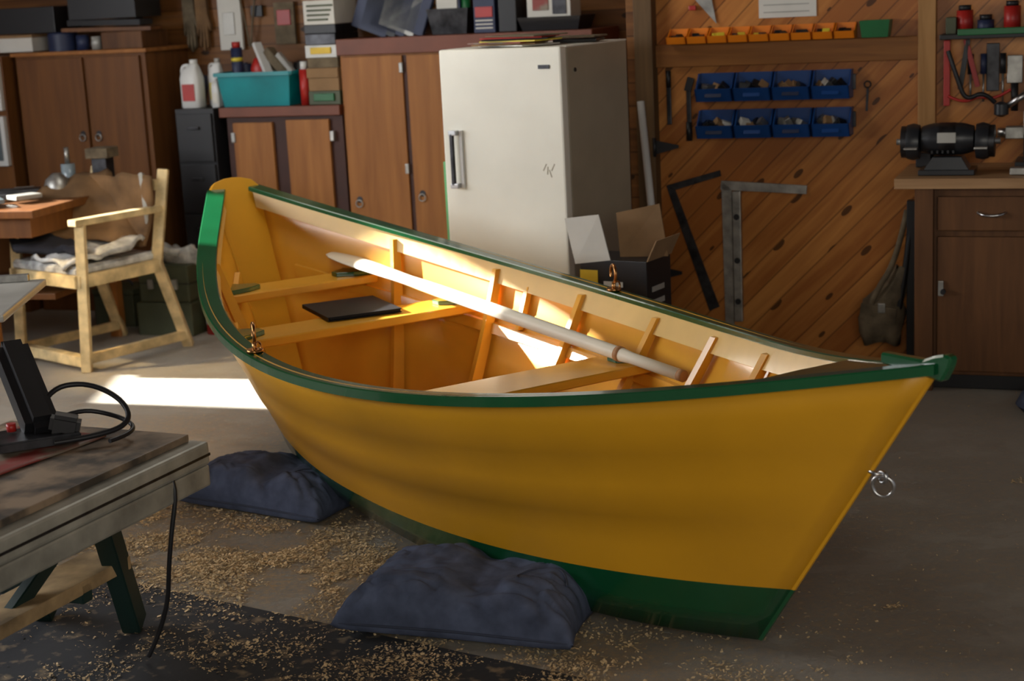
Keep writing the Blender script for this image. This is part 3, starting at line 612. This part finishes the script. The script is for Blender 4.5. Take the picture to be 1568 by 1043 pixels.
g=WF('screw_box'); bx(g,'box',1.84,1.90,-.16,-.08,.842,.90,M_dsteel); lathe(g,'jar',[(.03,0),(.03,.07),(.022,.08)],(1.93,-.12,.842),M_blk)
g=WF('wall_tool_shelf')
bx(g,'shelf',1.93,2.8,-.16,0,1.345,1.365,M_blk)
for i,(s,mm,hh) in enumerate(((2.02,M_redp,.09),(2.1,M_navy,.05),(2.2,M_redp,.10),(2.3,M_gbin,.08),(2.42,M_redp,.08))):
    cyl(g,'jar_%d'%i,(s,-.08,1.365),(s,-.08,1.365+hh),.032,mm); cyl(g,'lid_%d'%i,(s,-.08,1.365+hh),(s,-.08,1.385+hh),.024,M_blk)
bx(g,'green_rack',2.0,2.5,-.175,-.162,1.36,1.385,M_gbin); bx(g,'dark_bin',1.95,1.99,-.12,-.02,1.365,1.43,M_tbox)
g=WF('hanging_hand_tools')
bx(g,'red_level',1.94,1.965,-.09,-.06,1.08,1.34,M_redp); beam(g,'plier_a',(2.03,-.04,1.34),(2.0,-.04,1.14),.015,.02,M_gun); beam(g,'plier_b',(2.02,-.04,1.34),(2.07,-.04,1.15),.015,.02,M_redp)
tube(g,'red_cable',[(1.96,-.1,1.12),(2.02,-.12,1.09),(2.08,-.11,1.12),(2.14,-.1,1.10),(2.2,-.1,1.14)],.006,M_redp); tube(g,'black_cable',[(1.96,-.12,1.3),(2.0,-.13,1.18),(2.03,-.12,1.10),(2.10,-.12,1.14),(2.14,-.1,1.09)],.009,M_blk)
bx(g,'paint_scraper',2.18,2.24,-.03,-.01,1.16,1.27,M_steel); cyl(g,'scraper_grip',(2.21,-.02,1.05),(2.21,-.02,1.16),.014,M_blk); bx(g,'saw_blade',2.1,2.15,-.02,-.01,1.13,1.32,M_dsteel); cyl(g,'handle_c',(2.27,-.03,1.1),(2.27,-.03,1.3),.015,M_tarp)
for i,(s,mm) in enumerate(((2.04,M_dsteel),(2.09,M_navy),(2.165,M_blk),(2.33,M_dsteel))): cyl(g,'driver_grip_%d'%i,(s,-.03,1.2),(s,-.03,1.28),.012,mm); cyl(g,'driver_shaft_%d'%i,(s,-.03,1.09),(s,-.03,1.2),.004,M_steel)
g=WF('canvas_tool_pouch')
secs=[]
for z,wd,dp,cx in ((.12,.05,.02,1.70),(.10,.075,.045,1.70),(.15,.095,.06,1.69),(.22,.10,.065,1.695),(.27,.085,.055,1.70),(.275,.075,.045,1.70),(.31,.065,.045,1.73),(.36,.05,.035,1.76),(.42,.03,.03,1.78)):
    secs.append([Vector((cx+wd*math.cos(a)*(1+.25*noise.noise(Vector((math.cos(a)*2.5,z*14,math.sin(a))))),-.10+dp*math.sin(a)*(1+.3*noise.noise(Vector((math.cos(a)*4,z*12,2)))),z+.012*math.sin(3*a))) for a in [2*math.pi*i/32 for i in range(32)]])
sweep(g,'pouch',secs,M_can,smooth=True)
tube(g,'strap_a',[(1.63,-.14,.20),(1.68,-.16,.33),(1.76,-.13,.45),(1.80,-.1,.66)],.012,M_can); tube(g,'strap_b',[(1.76,-.12,.2),(1.80,-.12,.4),(1.82,-.1,.66)],.014,M_blk); bx(g,'dark_sheath',1.80,1.85,-.12,-.07,.05,.70,M_blk); bx(g,'buckle',1.69,1.72,-.172,-.16,.24,.28,M_steel)
box(g,'flap',(1.69,-.155,.235),(.15,.012,.07),M_can,rot=(.25,.15,0),bv=.005)
g=grp('dark_cloth_bundle',(1.98,5.75,0))
lathe(g,'bundle',[(.10,0),(.13,.03),(.11,.07),(.04,.09)],(0,0,0),M_den)
# ---------------------------------------------------------------- armchair
ch=grp('wooden_armchair')
A=(-1.96,7.25);B=(-1.62,7.68);C=(-2.02,8.02);D=(-2.36,7.60)
def p3(p,z,dx=0,dy=0): return (p[0]+dx,p[1]+dy,z)
beam(ch,'front_leg_a',p3(A,0),p3(A,.68,.03,.03),.045,.045,M_cream); beam(ch,'front_leg_b',p3(D,0),p3(D,.68,.03,.03),.045,.045,M_cream)
for q,nm in ((B,'a'),(C,'b')):
    beam(ch,'back_leg_'+nm,p3(q,0,.04,.05),p3(q,.44,-.06,-.04),.04,.05,M_cream); beam(ch,'back_post_'+nm,p3(q,.42,-.06,-.04),p3(q,.87,.0,.03),.04,.05,M_cream)
for a,b,nm in ((A,B,'r'),(D,C,'l')):
    beam(ch,'arm_'+nm,p3(a,.69,.0,-.0),p3(b,.69,-.03,-.02),.06,.03,M_cream); beam(ch,'side_rail_'+nm,p3(a,.42),p3(b,.42,-.05,-.04),.03,.06,M_cream); beam(ch,'floor_rail_'+nm,p3(a,.06),p3(b,.06,.03,.03),.03,.045,M_cream)
beam(ch,'front_rail',p3(A,.42),p3(D,.42),.03,.06,M_cream); beam(ch,'floor_rail_front',p3(A,.05),p3(D,.05,-.08,.1),.05,.05,M_cream); beam(ch,'back_rail',p3(B,.80,-.03,.0),p3(C,.80,-.03,.0),.03,.05,M_cream)
prism(ch,'seat',[p3(A,.44),p3(B,.44,-.06,-.04),p3(C,.44,-.06,-.04),p3(D,.44)],(0,0,.05),M_bag,bv=.015)
sheet(ch,'canvas_back',p3(B,.85,-.04,-.04),p3(C,.84,-.04,-.04),p3(C,.52,-.06,-.07),p3(B,.52,-.08,-.07),.02,M_tarp,.03,2)
sheet(ch,'draped_canvas',p3(C,.86,.05,-.03),p3(D,.74,.0,.1),p3(D,.55,.0,.05),p3(B,.55,-.1,-.05),.015,M_tarp,.06,5)
sheet(ch,'dark_cloth',p3(D,.60,.0,.05),p3(D,.58,.22,.15),p3(A,.52,.05,.1),p3(D,.52,.08,-.1),.03,M_cloth,.06,9)
sheet(ch,'plastic_wrap',p3(A,.50,-.02,0),p3(B,.54,-.08,-.1),p3(C,.54,.05,-.2),p3(D,.5,.1,-.1),.02,M_bag,.07,4)
beam(ch,'grey_bar',p3(B,.86,-.1,.0),p3(B,.62,-.08,-.04),.05,.02,M_ltgr)
g=grp('old_desk',(-2.12,7.40,0),math.radians(-15))
bx(g,'top',-1.2,0,-.1,.75,.715,.75,M_cab2); bx(g,'apron',-1.15,-.04,-.06,.7,.62,.715,M_cab2)
for i,(x,y) in enumerate(((-.32,-.03),(-.06,.68),(-1.1,-.05),(-1.1,.68))): bx(g,'leg_%d'%i,x-.03,x+.03,y-.03,y+.03,0,.62,M_cab)
bx(g,'shelf',-1.1,-.05,.1,.68,.3,.33,M_cab2)
g=grp('desk_clutter',(-2.12,7.40,.751),math.radians(-15))
for i in range(14):
    x=random.uniform(-.8,-.1);y=random.uniform(.05,.6); box(g,'item_%d'%i,(x,y,.012+.008*(i%3)),(random.uniform(.08,.22),random.uniform(.06,.16),.02),random.choice([M_ppr,M_blk,M_ltgr,M_dsteel,M_glass,M_bag]),rot=(0,0,random.random()*3))
lathe(g,'round_tin',[(.06,0),(.07,.03),(.055,.08),(.02,.11)],(-.18,.45,0),M_steel); cyl(g,'bottle',(-.2,.6,0),(-.2,.6,.14),.035,M_glass); cyl(g,'bottle_neck',(-.2,.6,.14),(-.2,.6,.22),.012,M_steel); bx(g,'mug_box',-.08,.0,.62,.7,0,.16,M_dsteel); bx(g,'parcel',-.1,.02,.6,.72,.16,.21,M_can)
g=grp('metal_toolbox',(-1.70,8.12,0),math.radians(-20))
bx(g,'lower',-.16,.16,-.13,.13,0,.17,M_tbox,bv=.008); bx(g,'upper',-.14,.15,-.12,.12,.17,.36,M_tbox,bv=.01); tube(g,'handle',[(-.06,0,.36),(-.05,0,.41),(.06,0,.41),(.07,0,.36)],.008,M_blk); bx(g,'latch_a',-.08,-.05,-.135,-.12,.24,.29,M_steel); bx(g,'latch_b',.06,.09,-.135,-.12,.24,.29,M_steel); bx(g,'seam',-.142,.152,-.122,.122,.265,.27,M_blk)
sheet(g,'plastic_bag',(-.14,-.1,.40),(.14,-.1,.42),(.14,.12,.40),(-.12,.12,.45),.04,M_bag,.12,3)
g=grp('ammo_box',(-2.03,8.42,0),math.radians(-20)); bx(g,'body',-.12,.12,-.12,.1,0,.17,M_tbox,bv=.006); bx(g,'lid',-.125,.125,-.125,.105,.17,.2,M_tbox,bv=.006); tube(g,'handle',[(-.06,0,.2),(-.05,0,.23),(.04,0,.23),(.05,0,.2)],.006,M_blk)
g=grp('coffee_can',(-1.48,8.02,0)); cyl(g,'can',(0,0,0),(0,0,.17),.06,M_redp); cyl(g,'band',(0,0,.05),(0,0,.1),.0605,M_ppr); cyl(g,'lid',(0,0,.17),(0,0,.18),.062,M_wht)
g=WF('hanging_hose_coil')
for i in range(3): torus(g,'loop_%d'%i,(-2.1,.96-.02*i,.85),.07+.01*i,.012,M_blk,axis=(0,1,.1))
tube(g,'black_strap',[(-2.06,.94,1.25),(-2.1,.92,1.1),(-2.08,.9,.95),(-2.12,.9,.7)],.025,M_cloth)
g=grp('table_saw',(-1.56,5.12,0),math.radians(4))
bx(g,'top',-1.0,0,-.3,.35,.71,.735,M_ltgr,bv=.01); bx(g,'fence',-.9,-.05,.30,.33,.735,.76,M_steel); bx(g,'body',-.9,-.26,-.25,.3,.38,.71,M_blk)
for i,(x,y) in enumerate(((-.28,-.23),(-.28,.28),(-.88,-.23),(-.88,.28))): beam(g,'leg_%d'%i,(x,y,.38),(x+.0,y,0),.04,.04,M_dsteel)
# ---------------------------------------------------------------- foreground sawhorse bench
RB=math.atan2(-.91,-.415)
g=grp('folding_workbench',(-.785,3.97,0),RB)
bx(g,'rail_front_top',0,1.3,-.07,0,.478,.538,M_grayal,bv=.008); bx(g,'rail_front_lower',0.0,1.3,-.06,-.004,.420,.476,M_grayal,bv=.006); bx(g,'rail_groove',-.001,1.3,-.004,.001,.50,.507,M_dsteel,bv=0)
bx(g,'rail_back',0,1.3,-.62,-.55,.44,.538,M_grayal,bv=.006); bx(g,'end_block',.02,.07,-.55,-.07,.46,.53,M_grayal)
bx(g,'plywood_top',.02,1.2,-.62,-.045,.539,.558,M_paintb)
sheet(g,'red_stained_sheet',(.08,-.56,.564),(.10,-.24,.564),(.5,-.28,.564),(.4,-.6,.564),.003,M_stain,.002,4)
for x0,x1 in ((.22,.03),(.85,1.05)):
    beam(g,'leg_near_%d'%int(x0*100),(x0,-.20,.46),(x1,-.27,.02),.05,.07,M_dgrn); beam(g,'leg_far_%d'%int(x0*100),(x0+.05,-.5,.46),(x1,-.56,.02),.05,.07,M_dgrn); beam(g,'brace_%d'%int(x0*100),(x0+.04,-.22,.2),(x0+.04,-.55,.2),.04,.05,M_dgrn)
bx(g,'step_board',.08,1.1,-.36,-.22,.20,.235,M_step); beam(g,'diagonal_brace',(.1,-.28,.42),(.5,-.28,.2),.03,.04,M_dgrn)
tube(g,'hanging_cord',[(.16,-.1,.55),(.14,.01,.52),(.18,-.02,.3),(.17,-.05,.12),(.2,-.1,.02)],.006,M_blk)
g=grp('power_sander',(-.785,3.97,.571),RB)
beam(g,'body',(.21,-.345,.02),(.06,-.56,.20),.085,.09,M_blk,bv=.02); beam(g,'base',(.14,-.30,.012),(.30,-.44,.012),.14,.024,M_dsteel,bv=.004); cyl(g,'knob',(.24,-.42,.03),(.24,-.42,.05),.012,M_redp); beam(g,'motor_cap',(.16,-.27,.03),(.20,-.33,.05),.06,.05,M_blk,bv=.01)
tube(g,'power_cord',[(.2,-.38,.05),(.12,-.40,.11),(.06,-.32,.12),(.05,-.22,.08),(.08,-.17,.03),(.16,-.20,.012),(.25,-.28,.012)],.007,M_blk)
tube(g,'power_cord_b',[(.2,-.36,.03),(.1,-.34,.06),(.04,-.24,.03),(.10,-.13,.012),(.2,-.15,.012)],.006,M_blk)
# ---------------------------------------------------------------- lights
def area(name,loc,target,sx,sy,power,col,spread=180):
    l=bpy.data.lights.new(name,'AREA'); l.shape='RECTANGLE'; l.size=sx; l.size_y=sy; l.energy=power; l.color=col; l.spread=math.radians(spread)
    o=bpy.data.objects.new(name,l); COL.objects.link(o); o.location=loc
    o.rotation_euler=(Vector(target)-Vector(loc)).to_track_quat('-Z','Y').to_euler(); return o
area('window_light',(-4.12,5.0,1.6),(0,5.0,.6),3.0,1.2,135,(.95,.97,1.0))
area('front_fill_light',(.3,-.8,2.2),(.3,5.5,.6),3.5,1.6,78,(1,.94,.82))  # broad soft fill lamp behind the camera; no doorway is built here
area('rear_fill_light',(-.9,6.4,2.55),(-.7,6.5,0),1.6,.8,16,(1,.95,.85))  # soft overhead fill just below the closed ceiling; no opening above it
sl=bpy.data.lights.new('sun','SUN'); sl.energy=34; sl.angle=math.radians(.8); sl.color=(1,.97,.90)
so=bpy.data.objects.new('sun',sl); COL.objects.link(so); so.location=(-7,8,4); so.rotation_euler=Vector((1,-.328,-.45)).to_track_quat('-Z','Y').to_euler()
l=bpy.data.lights.new('warm_glow','SPOT'); l.energy=420; l.spot_size=math.radians(20); l.spot_blend=.9; l.color=(1,.72,.35); l.shadow_soft_size=.05  # spot added to warm the floor near the armchair; no lamp fixture there
o=bpy.data.objects.new('warm_glow',l); COL.objects.link(o); o.location=(-3.9,7.0,2.45); o.rotation_euler=(Vector((-1.5,7.25,0))-Vector(o.location)).to_track_quat('-Z','Y').to_euler()
w=bpy.data.worlds.new('World'); bpy.context.scene.world=w; w.use_nodes=True
w.node_tree.nodes['Background'].inputs[0].default_value=(.95,.95,1,1); w.node_tree.nodes['Background'].inputs[1].default_value=.25
# ---------------------------------------------------------------- camera
th=math.radians(12.232); ro=math.radians(2.9)
R=Vector((1,0,0));U=Vector((0,math.sin(th),math.cos(th)));F=Vector((0,math.cos(th),-math.sin(th)))
Rr=R*math.cos(ro)-U*math.sin(ro); Uu=R*math.sin(ro)+U*math.cos(ro)
cd=bpy.data.cameras.new('camera'); cam=bpy.data.objects.new('camera',cd); COL.objects.link(cam)
M=Matrix((Rr,Uu,-F)).transposed().to_4x4(); M.translation=Vector((0,0,1.62)); cam.matrix_world=M
cd.sensor_width=36; cd.lens=2470/1568*36; cd.clip_end=50
cd.dof.use_dof=True; cd.dof.focus_distance=4.5; cd.dof.aperture_fstop=4.0
sc=bpy.context.scene; sc.camera=cam
sc.view_settings.view_transform='Standard'; sc.view_settings.look='None'; sc.view_settings.exposure=0
